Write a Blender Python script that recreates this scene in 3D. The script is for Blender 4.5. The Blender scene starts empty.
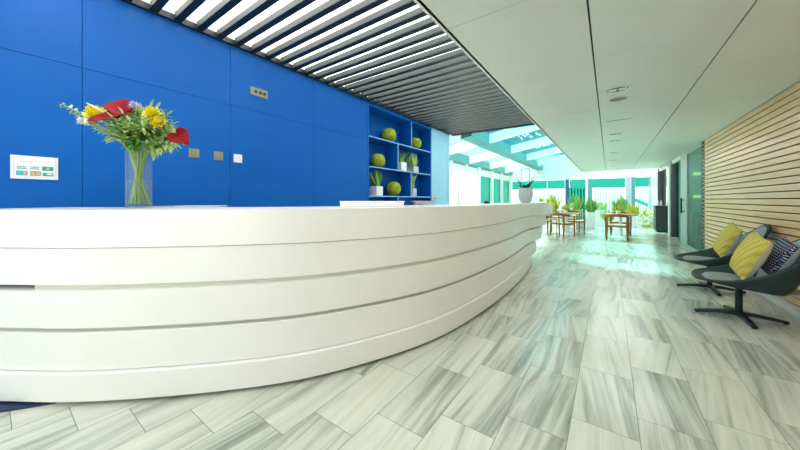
import bpy, bmesh, math, random
from mathutils import Vector, Matrix, noise
R = math.radians
C = bpy.context.scene.collection
S = bpy.context.scene
random.seed(7)

# ------------------------------------------------------------------ camera, world, sun, exposure
cam_d = bpy.data.cameras.new('camera')
cam = bpy.data.objects.new('camera', cam_d); C.objects.link(cam)
cam.location = (0, 0, 1.2)
cam.rotation_euler = (R(90), 0, R(35.41))
cam_d.sensor_width = 36
cam_d.lens = 294 / 800 * 36
cam_d.shift_y = -25 / 800
cam_d.clip_start = .02
S.camera = cam
S.view_settings.view_transform = 'Standard'
S.view_settings.look = 'None'
S.view_settings.gamma = 1
S.view_settings.use_curve_mapping = False
S.view_settings.exposure = 0.6
S.cycles.transparent_max_bounces = 40

w = bpy.data.worlds.new('sky'); S.world = w; w.use_nodes = True
bg = w.node_tree.nodes['Background']
wt = w.node_tree                       # hazy white horizon, a turquoise band above it, bright overcast overhead
tc = wt.nodes.new('ShaderNodeTexCoord'); sx = wt.nodes.new('ShaderNodeSeparateXYZ'); rp = wt.nodes.new('ShaderNodeValToRGB')
wt.links.new(tc.outputs['Generated'], sx.inputs[0]); wt.links.new(sx.outputs[2], rp.inputs[0]); wt.links.new(rp.outputs[0], bg.inputs['Color'])
e = rp.color_ramp.elements
while len(e) < 4: e.new(.5)
for k_, (p_, c_) in enumerate(((.07, (1, .99, .96)), (.10, (.010, .16, .19)), (.30, (.004, .13, .19)), (.42, (1, .98, .95)))):
    e[k_].position = p_; e[k_].color = (*c_, 1)
bg.inputs['Strength'].default_value = 1.8

sun_d = bpy.data.lights.new('sun', 'SUN'); sun = bpy.data.objects.new('sun', sun_d); C.objects.link(sun)
sun_d.energy = 6.0; sun_d.angle = R(6); sun_d.color = (1, .97, .9)
sun.rotation_euler = Vector((.62, -.50, -.80)).to_track_quat('-Z', 'Y').to_euler()

def area(name, loc, target, sx, sy, power, col=(1, 1, 1)):
    d = bpy.data.lights.new(name, 'AREA'); o = bpy.data.objects.new(name, d); C.objects.link(o)
    d.shape = 'RECTANGLE'; d.size = sx; d.size_y = sy; d.energy = power; d.color = col
    o.location = loc
    o.rotation_euler = (Vector(target) - Vector(loc)).to_track_quat('-Z', 'Y').to_euler()
    return o
# cove uplight between the baffles and the white soffit, and an added fill light from behind the camera
area('plenum_light', (-2.4, 4.1, 3.26), (-2.4, 4.1, 9), 2.7, 8.2, 250, (.96, .98, 1))
area('rear_fill_light', (0.2, -4.4, 1.9), (-.6, 2, 1.0), 6.0, 3.0, 50, (.96, .98, 1))

# added soft fill panels under the white ceiling, larger than any fitting there
for y_ in (-2.2, .2, 2.2, 4.13, 6.9, 9.6, 11.4, 13.3):
    area('ceiling_fill', (.25, y_, 2.435), (.25, y_ + .001, 0), 1.3, 1.3, 7, (.97, .99, 1))
# ------------------------------------------------------------------ materials
def mat(name, col, rough=.5, metal=0, emit=None, es=0, spec=None, coat=0, trans=0, alpha=1, sheen=0):
    m = bpy.data.materials.new(name); m.use_nodes = True
    b = m.node_tree.nodes['Principled BSDF']
    b.inputs['Base Color'].default_value = (*col, 1)
    b.inputs['Roughness'].default_value = rough
    b.inputs['Metallic'].default_value = metal
    if spec is not None: b.inputs['Specular IOR Level'].default_value = spec
    if coat: b.inputs['Coat Weight'].default_value = coat
    if trans: b.inputs['Transmission Weight'].default_value = trans
    if sheen: b.inputs['Sheen Weight'].default_value = sheen
    if emit: b.inputs['Emission Color'].default_value = (*emit, 1); b.inputs['Emission Strength'].default_value = es
    return m

class N:
    """tiny helper for node maths"""
    def __init__(s, m): s.m = m; s.t = m.node_tree; s.n = s.t.nodes; s.l = s.t.links; s.b = s.n['Principled BSDF']
    def put(s, sock, v):
        if isinstance(v, (int, float)): sock.default_value = v
        elif isinstance(v, tuple): sock.default_value = v
        else: s.l.new(v, sock)
    def math(s, op, a, b=0.0, c=0.0):
        k = s.n.new('ShaderNodeMath'); k.operation = op
        for i, v in enumerate((a, b, c)): s.put(k.inputs[i], v)
        return k.outputs[0]
    def xyz(s, kind='pos'):
        if kind == 'pos':
            g = s.n.new('ShaderNodeNewGeometry'); o = g.outputs['Position']
        else:
            g = s.n.new('ShaderNodeTexCoord'); o = g.outputs['Object']
        p = s.n.new('ShaderNodeSeparateXYZ'); s.l.new(o, p.inputs[0])
        return p.outputs[0], p.outputs[1], p.outputs[2]
    def comb(s, x, y, z):
        k = s.n.new('ShaderNodeCombineXYZ')
        for i, v in enumerate((x, y, z)): s.put(k.inputs[i], v)
        return k.outputs[0]
    def noise(s, vec, scale=1, detail=3, rough=.5, dist=0):
        k = s.n.new('ShaderNodeTexNoise'); s.l.new(vec, k.inputs['Vector'])
        k.inputs['Scale'].default_value = scale; k.inputs['Detail'].default_value = detail
        k.inputs['Roughness'].default_value = rough; k.inputs['Distortion'].default_value = dist
        return k.outputs[0]
    def white(s, vec):
        k = s.n.new('ShaderNodeTexWhiteNoise'); s.l.new(vec, k.inputs['Vector']); return k.outputs['Value']
    def ramp(s, f, stops):
        k = s.n.new('ShaderNodeValToRGB'); s.put(k.inputs[0], f)
        e = k.color_ramp.elements
        while len(e) < len(stops): e.new(.5)
        for i, (p, c) in enumerate(stops):
            e[i].position = p; e[i].color = (*c, 1)
        return k.outputs[0]
    def mix(s, f, a, b, mode='MIX'):
        k = s.n.new('ShaderNodeMix'); k.data_type = 'RGBA'; k.blend_type = mode
        s.put(k.inputs[0], f); s.put(k.inputs[6], a); s.put(k.inputs[7], b)
        return k.outputs[2]
    def color(s, c): s.l.new(c, s.b.inputs['Base Color'])
    def bump(s, h, strength=.3, dist=.01):
        k = s.n.new('ShaderNodeBump'); s.put(k.inputs['Height'], h)
        k.inputs['Strength'].default_value = strength; k.inputs['Distance'].default_value = dist
        s.l.new(k.outputs[0], s.b.inputs['Normal'])

def noisy(name, c1, c2, scale=20, rough=.6, bump=0, stretch=(1, 1, 1), **k):
    m = mat(name, c1, rough, **k); n = N(m)
    x, y, z = n.xyz('obj')
    v = n.comb(n.math('MULTIPLY', x, stretch[0]), n.math('MULTIPLY', y, stretch[1]), n.math('MULTIPLY', z, stretch[2]))
    f = n.noise(v, scale, 4, .6)
    n.color(n.ramp(f, [(.3, c1), (.7, c2)]))
    if bump: n.bump(f, bump, .01)
    return m

def glass(name, tint, rough=.02, ior=1.4, frost=0):
    m = bpy.data.materials.new(name); m.use_nodes = True
    t = m.node_tree; t.nodes.clear()
    o = t.nodes.new('ShaderNodeOutputMaterial'); mx = t.nodes.new('ShaderNodeMixShader')
    tr = t.nodes.new('ShaderNodeBsdfTransparent'); gl = t.nodes.new('ShaderNodeBsdfGlossy')
    fr = t.nodes.new('ShaderNodeFresnel'); ge = t.nodes.new('ShaderNodeNewGeometry'); mr = t.nodes.new('ShaderNodeMapRange')     # same reflectance on both faces of a pane
    mr.inputs['To Min'].default_value = ior; mr.inputs['To Max'].default_value = 1 / ior
    t.links.new(ge.outputs['Backfacing'], mr.inputs['Value']); t.links.new(mr.outputs[0], fr.inputs[0])
    tr.inputs[0].default_value = (*[c ** .5 for c in tint], 1)   # a pane has two faces; gl.inputs['Roughness'].default_value = rough
    t.links.new(fr.outputs[0], mx.inputs[0]); t.links.new(tr.outputs[0], mx.inputs[1]); t.links.new(gl.outputs[0], mx.inputs[2])
    sh = mx.outputs[0]
    if frost:
        tl = t.nodes.new('ShaderNodeBsdfTranslucent'); tl.inputs[0].default_value = (.9, .95, .95, 1)
        m2 = t.nodes.new('ShaderNodeMixShader'); m2.inputs[0].default_value = frost
        t.links.new(sh, m2.inputs[1]); t.links.new(tl.outputs[0], m2.inputs[2]); sh = m2.outputs[0]
    t.links.new(sh, o.inputs[0])
    return m

def floor_mat():
    m = mat('streaked_marble_tiles', (.7, .75, .68), .16, spec=.6); n = N(m)
    x, y, z = n.xyz()
    W, L = .297, .613
    u = n.math('DIVIDE', n.math('SUBTRACT', x, -.17), W)
    i = n.math('FLOOR', u)
    v = n.math('DIVIDE', n.math('SUBTRACT', n.math('SUBTRACT', y, 2.49), n.math('MULTIPLY', i, .2)), L)
    j = n.math('FLOOR', v)
    fu = n.math('FRACT', u); fv = n.math('FRACT', v)
    du = n.math('MULTIPLY', n.math('MINIMUM', fu, n.math('SUBTRACT', 1.0, fu)), W)
    dv = n.math('MULTIPLY', n.math('MINIMUM', fv, n.math('SUBTRACT', 1.0, fv)), L)
    dj = n.math('MINIMUM', du, dv)
    joint = n.math('LESS_THAN', dj, .0016)
    r1 = n.white(n.comb(i, j, 1.3)); r2 = n.white(n.comb(i, j, 7.7)); r3 = n.white(n.comb(i, j, 4.1))
    sl = n.math('MULTIPLY', n.math('SUBTRACT', r3, .5), .35)
    xs = n.math('ADD', x, n.math('MULTIPLY', y, sl))
    vec = n.comb(n.math('ADD', n.math('MULTIPLY', xs, 15.0), n.math('MULTIPLY', r1, 90.0)),
                 n.math('ADD', n.math('MULTIPLY', y, .7), n.math('MULTIPLY', r2, 60.0)), n.math('MULTIPLY', r3, 50.0))
    f = n.noise(vec, 1.0, 5, .62, .6)
    vec2 = n.comb(n.math('ADD', n.math('MULTIPLY', xs, 3.0), n.math('MULTIPLY', r2, 40.0)), n.math('MULTIPLY', y, .9), n.math('MULTIPLY', r1, 30.0))
    f2 = n.noise(vec2, 1.0, 3, .5, .3)
    f3 = n.math('ADD', n.math('MULTIPLY', f, .72), n.math('MULTIPLY', f2, .28))
    f4 = n.math('ADD', f3, n.math('MULTIPLY', n.math('SUBTRACT', r2, .5), .12))
    col = n.ramp(f4, [(.27, (.18, .21, .16)), (.40, (.36, .395, .32)), (.49, (.52, .555, .465)), (.60, (.62, .64, .54)), (.76, (.70, .68, .56))])
    col = n.mix(joint, col, (.13, .14, .12, 1))
    n.color(col)
    rg = n.math('ADD', .10, n.math('MULTIPLY', n.noise(n.comb(n.math('MULTIPLY', x, 3.0), n.math('MULTIPLY', y, 3.0), 0.0), 2, 3), .16))
    n.l.new(n.math('ADD', rg, n.math('MULTIPLY', joint, .5)), n.b.inputs['Roughness'])
    return m

def wood_slat_mat():
    m = mat('pale_oak_slats', (.7, .5, .3), .30, spec=.6); n = N(m)
    x, y, z = n.xyz()
    row = n.math('FLOOR', n.math('DIVIDE', n.math('SUBTRACT', z, .07), .082))
    r = n.white(n.comb(row, 2.0, 5.0))
    v = n.comb(n.math('MULTIPLY', x, 20.0), n.math('ADD', n.math('MULTIPLY', y, 1.3), n.math('MULTIPLY', r, 33.0)), n.math('MULTIPLY', z, 45.0))
    f = n.noise(v, 1.0, 4, .6, .4)
    n.color(n.ramp(f, [(.3, (.64, .37, .17)), (.55, (.79, .50, .25)), (.75, (.88, .64, .37))]))
    n.bump(f, .1, .002)
    return m

def weave_mat(name, c1, c2, sx, sz, rough=.9, kind='knit'):
    m = mat(name, c1, rough, spec=.2); n = N(m)
    x, y, z = n.xyz('obj')
    if kind == 'knit':
        a = n.math('SINE', n.math('MULTIPLY', n.math('ADD', y, n.math('MULTIPLY', z, .6)), sx))
        b = n.math('SINE', n.math('MULTIPLY', n.math('SUBTRACT', z, n.math('MULTIPLY', y, .35)), sz))
        f = n.math('ADD', n.math('MULTIPLY', a, .25), n.math('ADD', .5, n.math('MULTIPLY', b, .25)))
        n.color(n.ramp(f, [(.15, c2), (.55, c1)]))
        n.bump(f, .8, .008)
    else:
        a = n.math('SINE', n.math('MULTIPLY', n.math('ADD', y, n.math('MULTIPLY', n.math('ABSOLUTE', n.math('SUBTRACT', n.math('FRACT', n.math('MULTIPLY', z, 16.0)), .5)), .06)), sx))
        b = n.math('SINE', n.math('MULTIPLY', z, sz))
        f = n.math('MULTIPLY', n.math('GREATER_THAN', a, .25), n.math('GREATER_THAN', b, -.3))
        n.color(n.mix(f, (*c1, 1), (*c2, 1)))
    return m

M = {}
M['floor'] = floor_mat()
M['white_paint'] = noisy('white_paint', (.80, .83, .78), (.84, .86, .82), 3, .55)
M['ceiling'] = noisy('pale_ceiling_panel', (.69, .73, .67), (.73, .765, .70), 1.2, .45)
M['joint'] = mat('dark_joint', (.03, .035, .03), .8)
M['blue'] = noisy('blue_lacquer', (.0, .108, .45), (.001, .122, .49), 1.5, .42, spec=.25)
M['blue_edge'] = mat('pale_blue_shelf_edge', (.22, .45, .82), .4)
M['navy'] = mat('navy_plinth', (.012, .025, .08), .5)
M['counter'] = noisy('white_solid_surface', (.83, .84, .80), (.86, .87, .83), 2, .28, spec=.5)
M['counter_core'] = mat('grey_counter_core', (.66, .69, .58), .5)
M['baffle'] = noisy('grey_baffle_metal', (.038, .047, .041), (.050, .059, .051), 6, .45)
M['cap'] = mat('near_black_underside_shade', (.008, .014, .020), .45)  # shade on the baffle undersides, given as a darker colour
M['black'] = mat('black_trim', (.010, .012, .014), .4)
M['plenum'] = mat('plenum_white', (.85, .86, .82), .7)
M['door'] = noisy('bloom_washed_door', (.28, .54, .75), (.33, .60, .79), 1, .35)  # wall blue, paled in the colour to stand for bloom
M['steel'] = mat('brushed_steel', (.55, .57, .58), .3, 1)
M['olive_metal'] = noisy('olive_grey_switch_plate', (.27, .27, .19), (.33, .32, .23), 30, .45, metal=.2)
M['dark_hole'] = mat('dark_socket_hole', (.03, .03, .025), .5)
M['white_plastic'] = mat('white_plastic', (.86, .88, .90), .4)
M['slat'] = wood_slat_mat()
M['slat_back'] = mat('dark_brown_backing', (.11, .065, .03), .7)
M['shell'] = noisy('slate_green_shell', (.018, .043, .047), (.027, .055, .058), 60, .6, bump=.1, spec=.3)
M['pad'] = noisy('grey_green_seat_felt', (.20, .25, .23), (.25, .30, .275), 120, .9, bump=.2)
M['back_felt'] = noisy('blue_grey_felt', (.28, .36, .40), (.33, .41, .45), 120, .9, bump=.2)
M['base'] = mat('dark_slate_metal', (.018, .035, .045), .35, .6)
M['yellow_knit'] = weave_mat('mustard_knit', (.70, .60, .13), (.46, .38, .06), 90, 330)
M['cream_cloth'] = noisy('cream_cloth', (.62, .60, .44), (.68, .66, .50), 90, .9, bump=.15)
M['navy_weave'] = weave_mat('navy_white_weave', (.02, .035, .075), (.42, .45, .52), 300, 260, kind='zig')
M['grey_cloth'] = noisy('light_grey_cloth', (.42, .48, .46), (.48, .54, .52), 90, .9)
M['teak'] = noisy('warm_teak', (.25, .08, .009), (.38, .14, .02), 8, .35, stretch=(1, 1, 6))
M['cord'] = noisy('pale_woven_seat', (.60, .50, .32), (.70, .60, .42), 80, .8)
M['tabletop'] = noisy('table_oak', (.50, .30, .10), (.62, .40, .16), 8, .25, stretch=(1, 8, 1))
M['white_gloss'] = mat('white_gloss', (.88, .90, .90), .2)
M['pot_grey'] = noisy('grey_concrete_pot', (.50, .55, .54), (.58, .62, .61), 14, .6)
M['soil'] = noisy('soil', (.04, .03, .02), (.09, .06, .03), 40, .95)
M['leaf'] = noisy('leaf_green', (.12, .32, .04), (.24, .48, .09), 9, .45)
M['leaf_dark'] = noisy('leaf_dark_green', (.012, .045, .014), (.03, .085, .02), 9, .4)
M['leaf_light'] = noisy('leaf_light_green', (.40, .60, .20), (.60, .76, .36), 12, .5)
M['leaf_yellow'] = noisy('leaf_yellow_green', (.42, .46, .03), (.68, .62, .05), 9, .5)
M['moss'] = noisy('moss', (.20, .32, .01), (.42, .55, .05), 55, .95, bump=1.0)
M['stem'] = noisy('stem_green', (.20, .34, .07), (.32, .46, .13), 20, .5)
M['red'] = noisy('anthurium_red', (.22, .001, .004), (.30, .003, .007), 10, .5, spec=.2)
M['spadix'] = noisy('spadix_yellow', (.80, .62, .22), (.88, .74, .35), 60, .5, bump=.3)
M['yellow'] = noisy('petal_yellow', (.88, .74, .01), (.95, .84, .06), 20, .5)
M['lilac'] = noisy('petal_lilac', (.45, .36, .60), (.75, .70, .80), 20, .5)
M['petal_white'] = noisy('petal_white', (.80, .82, .70), (.88, .88, .80), 20, .5)
M['water'] = glass('vase_water', (.90, .95, .86), .01, ior=1.33)
M['vase_glass'] = glass('clear_vase_glass', (.90, .95, .94), .01, ior=1.55)
M['teal_glass'] = glass('teal_glass', (.012, .25, .18), .02, ior=1.2)
M['teal_pale'] = glass('pale_teal_glass', (.72, .95, .92), .03, ior=1.25)
M['cyan_glass'] = glass('cyan_roof_glass', (.30, .86, .92), .03, ior=1.12)
M['cyan_pale'] = glass('pale_cyan_roof_glass', (.80, .95, .97), .06, ior=1.2, frost=.06)
M['door_glass'] = glass('green_door_glass', (.14, .60, .47), .02, ior=1.10)
M['rooflight_metal'] = mat('teal_roof_metal', (.08, .34, .36), .45)
M['frame_grey'] = noisy('grey_green_frame', (.34, .42, .38), (.38, .46, .42), 4, .35)
M['column'] = noisy('charcoal_column', (.020, .028, .030), (.03, .038, .04), 5, .35)
M['lavender'] = noisy('lavender_grey_plaster', (.42, .46, .58), (.47, .51, .62), 3, .6)
def sheer(name, col):
    m_ = mat(name, col, .8); t_ = m_.node_tree
    tl = t_.nodes.new('ShaderNodeBsdfTranslucent'); tl.inputs[0].default_value = (*col, 1)
    mx = t_.nodes.new('ShaderNodeMixShader'); mx.inputs[0].default_value = .6
    t_.links.new(t_.nodes['Principled BSDF'].outputs[0], mx.inputs[1]); t_.links.new(tl.outputs[0], mx.inputs[2])
    t_.links.new(mx.outputs[0], t_.nodes['Material Output'].inputs[0]); return m_
M['curtain'] = sheer('white_sheer', (.88, .90, .90))
M['teal_curtain'] = noisy('teal_blind', (.05, .52, .50), (.08, .60, .57), 3, .7)
M['teal_wall'] = noisy('teal_plaster', (.04, .46, .38), (.06, .52, .43), 2, .6)
M['ground'] = noisy('pale_paving', (.70, .72, .70), (.78, .80, .78), 2, .7)
M['orange'] = noisy('orange_peel', (.80, .30, .02), (.9, .42, .04), 30, .5)
M['lamp_warm'] = mat('warm_lamp', (.9, .6, .2), .4, emit=(1, .62, .18), es=1.2)
M['lamp_ring'] = mat('downlight_diffuser', (.80, .85, .78), .4)
M['speaker_grille'] = mat('grey_green_grille', (.26, .31, .24), .7)
M['paper_orange'] = mat('orange_print', (.75, .36, .12), .5)
M['paper_blue'] = mat('blue_print', (.25, .48, .72), .5)
M['paper_grey'] = mat('grey_print', (.45, .50, .52), .5)
M['print_teal'] = mat('teal_print', (.02, .34, .38), .5)
M['print_cyan'] = mat('cyan_print', (.05, .60, .70), .5)
M['print_tan'] = mat('tan_print', (.75, .50, .28), .5)
M['print_peach'] = mat('peach_print', (.85, .55, .42), .5)

# ------------------------------------------------------------------ mesh builders
class MB:
    def __init__(s): s.b = bmesh.new()
    def quad(s, pts):
        return s.b.faces.new([s.b.verts.new(p) for p in pts])
    def box(s, x0, x1, y0, y1, z0, z1, bev=0, mtx=None):
        r = bmesh.ops.create_cube(s.b, size=1)
        vs = r['verts']
        for v in vs:
            v.co = Vector((x0 + (v.co.x + .5) * (x1 - x0), y0 + (v.co.y + .5) * (y1 - y0), z0 + (v.co.z + .5) * (z1 - z0)))
        if bev:
            es = list({e for v in vs for e in v.link_edges})
            r2 = bmesh.ops.bevel(s.b, geom=es, offset=bev, segments=2, affect='EDGES', profile=.6)
            vs = list({v for f in r2['faces'] for v in f.verts} | {v for v in vs if v.is_valid})
        if mtx:
            for v in vs: v.co = mtx @ v.co
        return s
    def tube(s, pts, rad, seg=8, cap=True):
        pts = [Vector(p) for p in pts]; n = len(pts)
        rads = rad if isinstance(rad, (list, tuple)) else [rad] * n
        rings = []; up = None
        for i, p in enumerate(pts):
            t = (pts[min(i + 1, n - 1)] - pts[max(i - 1, 0)])
            if t.length < 1e-9: t = Vector((0, 0, 1))
            t.normalize()
            if up is None:
                a = Vector((0, 0, 1)) if abs(t.z) < .9 else Vector((1, 0, 0))
                up = (a - t * a.dot(t)).normalized()
            else:
                up = up - t * up.dot(t)
                up = up.normalized() if up.length > 1e-6 else t.orthogonal().normalized()
            sd = t.cross(up)
            rings.append([s.b.verts.new(p + (up * math.cos(2 * math.pi * k / seg) + sd * math.sin(2 * math.pi * k / seg)) * rads[i]) for k in range(seg)])
        for a, b in zip(rings, rings[1:]):
            for k in range(seg): s.b.faces.new((a[k], a[(k + 1) % seg], b[(k + 1) % seg], b[k]))
        if cap:
            s.b.faces.new(rings[0][::-1]); s.b.faces.new(rings[-1])
        return s
    def lathe(s, prof, seg=24, c=(0, 0, 0), cap=True):
        rings = []
        for r, z in prof:
            rings.append([s.b.verts.new((c[0] + r * math.cos(2 * math.pi * k / seg), c[1] + r * math.sin(2 * math.pi * k / seg), c[2] + z)) for k in range(seg)])
        for a, b in zip(rings, rings[1:]):
            for k in range(seg): s.b.faces.new((a[k], a[(k + 1) % seg], b[(k + 1) % seg], b[k]))
        if cap:
            if prof[0][0] > 1e-5: s.b.faces.new(rings[0][::-1])
            if prof[-1][0] > 1e-5: s.b.faces.new(rings[-1])
        return s
    def grid(s, f, nu, nv, closed_u=False):
        """surface from f(u, v), u, v in 0..1"""
        V = [[s.b.verts.new(f(i / nu, j / nv)) for j in range(nv + 1)] for i in range(nu if closed_u else nu + 1)]
        for i in range(nu):
            a = V[i]; b = V[(i + 1) % len(V)]
            for j in range(nv): s.b.faces.new((a[j], b[j], b[j + 1], a[j + 1]))
        return s
    def band(s, front, back, z0, z1):
        """solid strip between two plan polylines of equal length"""
        lo_f = [s.b.verts.new((x, y, z0)) for x, y in front]; hi_f = [s.b.verts.new((x, y, z1)) for x, y in front]
        lo_b = [s.b.verts.new((x, y, z0)) for x, y in back]; hi_b = [s.b.verts.new((x, y, z1)) for x, y in back]
        n = len(front)
        for i in range(n - 1):
            s.b.faces.new((lo_f[i], lo_f[i + 1], hi_f[i + 1], hi_f[i]))
            s.b.faces.new((lo_b[i + 1], lo_b[i], hi_b[i], hi_b[i + 1]))
            s.b.faces.new((hi_f[i], hi_f[i + 1], hi_b[i + 1], hi_b[i]))
            s.b.faces.new((lo_f[i + 1], lo_f[i], lo_b[i], lo_b[i + 1]))
        for i in (0, n - 1): s.b.faces.new((lo_f[i], hi_f[i], hi_b[i], lo_b[i]))
        return s
    def leaf(s, base, d, length, width, up=Vector((0, 0, 1)), curl=.25, n=4, fold=.15):
        """a folded, curling leaf blade"""
        d = Vector(d).normalized(); base = Vector(base)
        sd = d.cross(up)
        sd = sd.normalized() if sd.length > 1e-4 else Vector((1, 0, 0))
        nn = sd.cross(d).normalized()
        rows = []
        for i in range(n + 1):
            t = i / n
            wd = width * .5 * math.sin(math.pi * min(1, .06 + t * .94)) ** .8
            p = base + d * (length * t) - nn * (curl * length * t * t)
            rows.append((s.b.verts.new(p - sd * wd + nn * fold * wd), s.b.verts.new(p), s.b.verts.new(p + sd * wd + nn * fold * wd)))
        for a, b in zip(rows, rows[1:]):
            s.b.faces.new((a[0], a[1], b[1], b[0])); s.b.faces.new((a[1], a[2], b[2], b[1]))
        return s
    def build(s, name, m, parent=None, smooth=False, loc=None, bevel=0):
        bmesh.ops.recalc_face_normals(s.b, faces=s.b.faces)
        me = bpy.data.meshes.new(name); s.b.to_mesh(me); s.b.free()
        if smooth:
            for p in me.polygons: p.use_smooth = True
        if m is not None: me.materials.append(m)
        o = bpy.data.objects.new(name, me); C.objects.link(o)
        if parent is not None: o.parent = parent
        if loc is not None: o.location = loc
        if bevel:
            bv = o.modifiers.new('bevel', 'BEVEL'); bv.width = bevel; bv.segments = 2; bv.limit_method = 'ANGLE'; bv.angle_limit = R(40)
        if smooth: 
            es = o.modifiers.new('edges', 'EDGE_SPLIT'); es.split_angle = R(42)
        return o

def thing(name, label, cat, loc=(0, 0, 0), rz=0, group=None):
    o = bpy.data.objects.new(name, None); C.objects.link(o)
    o.location = loc; o.rotation_euler = (0, 0, rz); o.empty_display_size = .1
    return tag(o, label, cat, group)
def tag(o, label, cat, group=None, kind=None):
    o['label'] = label; o['category'] = cat
    if group: o['group'] = group
    if kind: o['kind'] = kind
    return o
def struct(o): o['kind'] = 'structure'; return o
def copy_tree(o, parent=None):
    c = o.copy(); C.objects.link(c)
    if parent is not None: c.parent = parent
    for ch in list(o.children): copy_tree(ch, c)
    return c
def spline(pts, n=8):
    out = []
    P = [Vector(p) for p in pts]
    P = [P[0] * 2 - P[1]] + P + [P[-1] * 2 - P[-2]]
    for i in range(1, len(P) - 2):
        for k in range(n):
            t = k / n; a, b, c, d = P[i - 1:i + 3]
            out.append(.5 * ((2 * b) + (c - a) * t + (2 * a - 5 * b + 4 * c - d) * t * t + (3 * b - a - 3 * c + d) * t ** 3))
    out.append(P[-2]); return out

# ------------------------------------------------------------------ the setting
XB, XR, ZC, ZG = -3.9, 1.63, 2.45, 3.17        # blue wall, slat wall, white ceiling, baffle underside
struct(MB().box(-7.5, 6, -4.5, 21, -.12, 0).build('floor', M['floor']))
struct(MB().box(-16, 14, 21, 34, -.2, -.02).build('trim_9', M['ground']))

# white panelled ceiling: panels 0.867 m wide and 2.93 m long, staggered, with open joints
m = MB()
xe = [-.98, -.111, .755, 1.62]
offs = [1.96, 3.125, 4.0]
for k in range(3):
    ys = [-4.5] + [y for y in (offs[k] + 2.93 * j for j in range(-3, 6)) if -4.5 < y < 15.2] + [15.3]
    for a, b in zip(ys, ys[1:]):
        ga = .0025
        gl = .006
        m.box(xe[k] + (gl if k else 0), xe[k + 1] - (gl if k < 2 else 0), a + ga, b - ga, ZC, ZC + .04)
m.box(1.632, 5.2, -4.5, 15.3, ZC, ZC + .04)
ceil = struct(m.build('ceiling', M['ceiling']))
m = MB().box(-.95, 5.2, -4.5, 15.27, ZC + .05, ZC + .09); m.build('backing', M['joint'], ceil)
m = MB().box(-1.0, -.96, -4.5, 15.3, ZC, 3.9); m.box(-.96, 5.2, 15.28, 15.34, ZC, 3.9); m.build('fascia', M['white_paint'], ceil)
struct(MB().box(-4.0, -.9, -1.0, 8.35, 3.48, 3.54).build('trim_1', M['plenum']))
struct(MB().box(-4.0, -.98, 8.30, 8.36, 3.20, 3.86).build('trim_2', M['plenum']))

# blue panelled wall
m = MB()
ey = [-3.4, -2.06, -.78, .504, 1.785, 3.07, 4.36]
for a, b in zip(ey, ey[1:]):
    for z0, z1 in ((.0, 2.4), (2.4, 3.20)):
        m.box(XB - .05, XB, a + .002, b - .002, z0 + .002, z1 - .002, .001)
wl = struct(m.build('wall_left', M['blue']))
MB().box(XB - .12, XB - .05, -3.4, 4.36, 0, 3.21).build('backing', M['navy'], wl)
MB().box(XB - .12, XB - .001, -3.4, 6.94, 3.21, 3.9).build('upper_wall', M['plenum'], wl)
MB().box(XB - .12, XB, 7.95, 8.04, 0, 3.9).build('end_pier', M['door'], wl)
MB().box(XB - .12, XB, 6.95, 7.95, 2.9, 3.9).build('door_header', M['door'], wl)

# door in the blue wall's end, its bloom-washed paleness put into the colour
d1 = struct(MB().box(XB - .06, XB - .004, 6.96, 7.94, .01, 2.9, .004).build('door_1', M['door']))
h = MB().tube([(XB, 7.08, 1.25), (XB + .06, 7.08, 1.25), (XB + .06, 7.12, 1.25), (XB + .06, 7.36, 1.24)], .012)
h.box(XB - .004, XB + .008, 7.045, 7.115, 1.12, 1.36, .003)
h.build('door_handle', M['steel'], d1, True)

# slatted oak wall on the right
m = MB()
k = 0
z = .07
while z < ZC - .05:
    m.box(XR, XR + .03, -3.5, 8.72, z + .006, z + .074, .004)
    z += .082
wr = struct(m.build('wall_right', M['slat']))
MB().box(XR + .03, XR + .12, -3.5, 8.74, 0, ZC).build('backing', M['slat_back'], wr)
mm = MB()
for q in range(29): mm.box(XR - .012, XR + .03, 8.722, 8.93, .07 + q * .082 + .018, .07 + q * .082 + .064)
mm.build('slat_end', M['black'], wr)
struct(MB().box(XR - .07, XR + .03, -3.5, 8.74, 0, .06, .004).build('baseboard_right', M['white_paint']))

# glazed door beyond the slats: frame, panes and pull
dn = MB()
dn.box(XR, XR + .08, 10.45, 11.25, 0, ZC)
dn.box(XR, XR + .06, 8.76, 8.83, 0, ZC); dn.box(XR, XR + .06, 8.76, 10.5, ZC - .08, ZC - .002); dn.box(XR, XR + .06, 8.76, 10.5, 0, .05)
d2 = struct(dn.build('door_2', M['frame_grey'], bevel=.004))
MB().box(XR + .025, XR + .037, 8.83, 10.45, .05, ZC - .08).build('pane', M['door_glass'], d2)
MB().tube([(XR - .06, 10.72, .85), (XR - .06, 10.72, 1.25)], .016).tube([(XR - .06, 10.72, .9), (XR, 10.72, .9)], .01).tube([(XR - .06, 10.72, 1.2), (XR, 10.72, 1.2)], .01).build('door_handle', M['base'], d2, True)
# opening to the terrace: frame beside the column and side panes
wn = MB()
wn.box(XR, XR + .07, 13.15, 13.4, 0, ZC)
wn.box(XR, XR + .07, 11.25, 20, ZC - .1, ZC - .002)
w2 = struct(wn.build('window_2', M['white_paint'], bevel=.004))
MB().box(XR + .03, XR + .04, 15.95, 20, .05, ZC - .1).build('pane', M['teal_pale'], w2)
# dim side room behind the glass door
sr = struct(MB().box(4.6, 4.7, 8.0, 12.5, 0, ZC).build('wall_side_room', M['teal_wall']))
struct(MB().box(XR + .12, 4.6, 8.0, 8.1, 0, ZC).build('wall_side_room_near', M['teal_wall']))
struct(MB().box(XR + .14, 4.6, 12.4, 12.48, 0, ZC).build('wall_side_room_far', M['teal_wall']))

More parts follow.
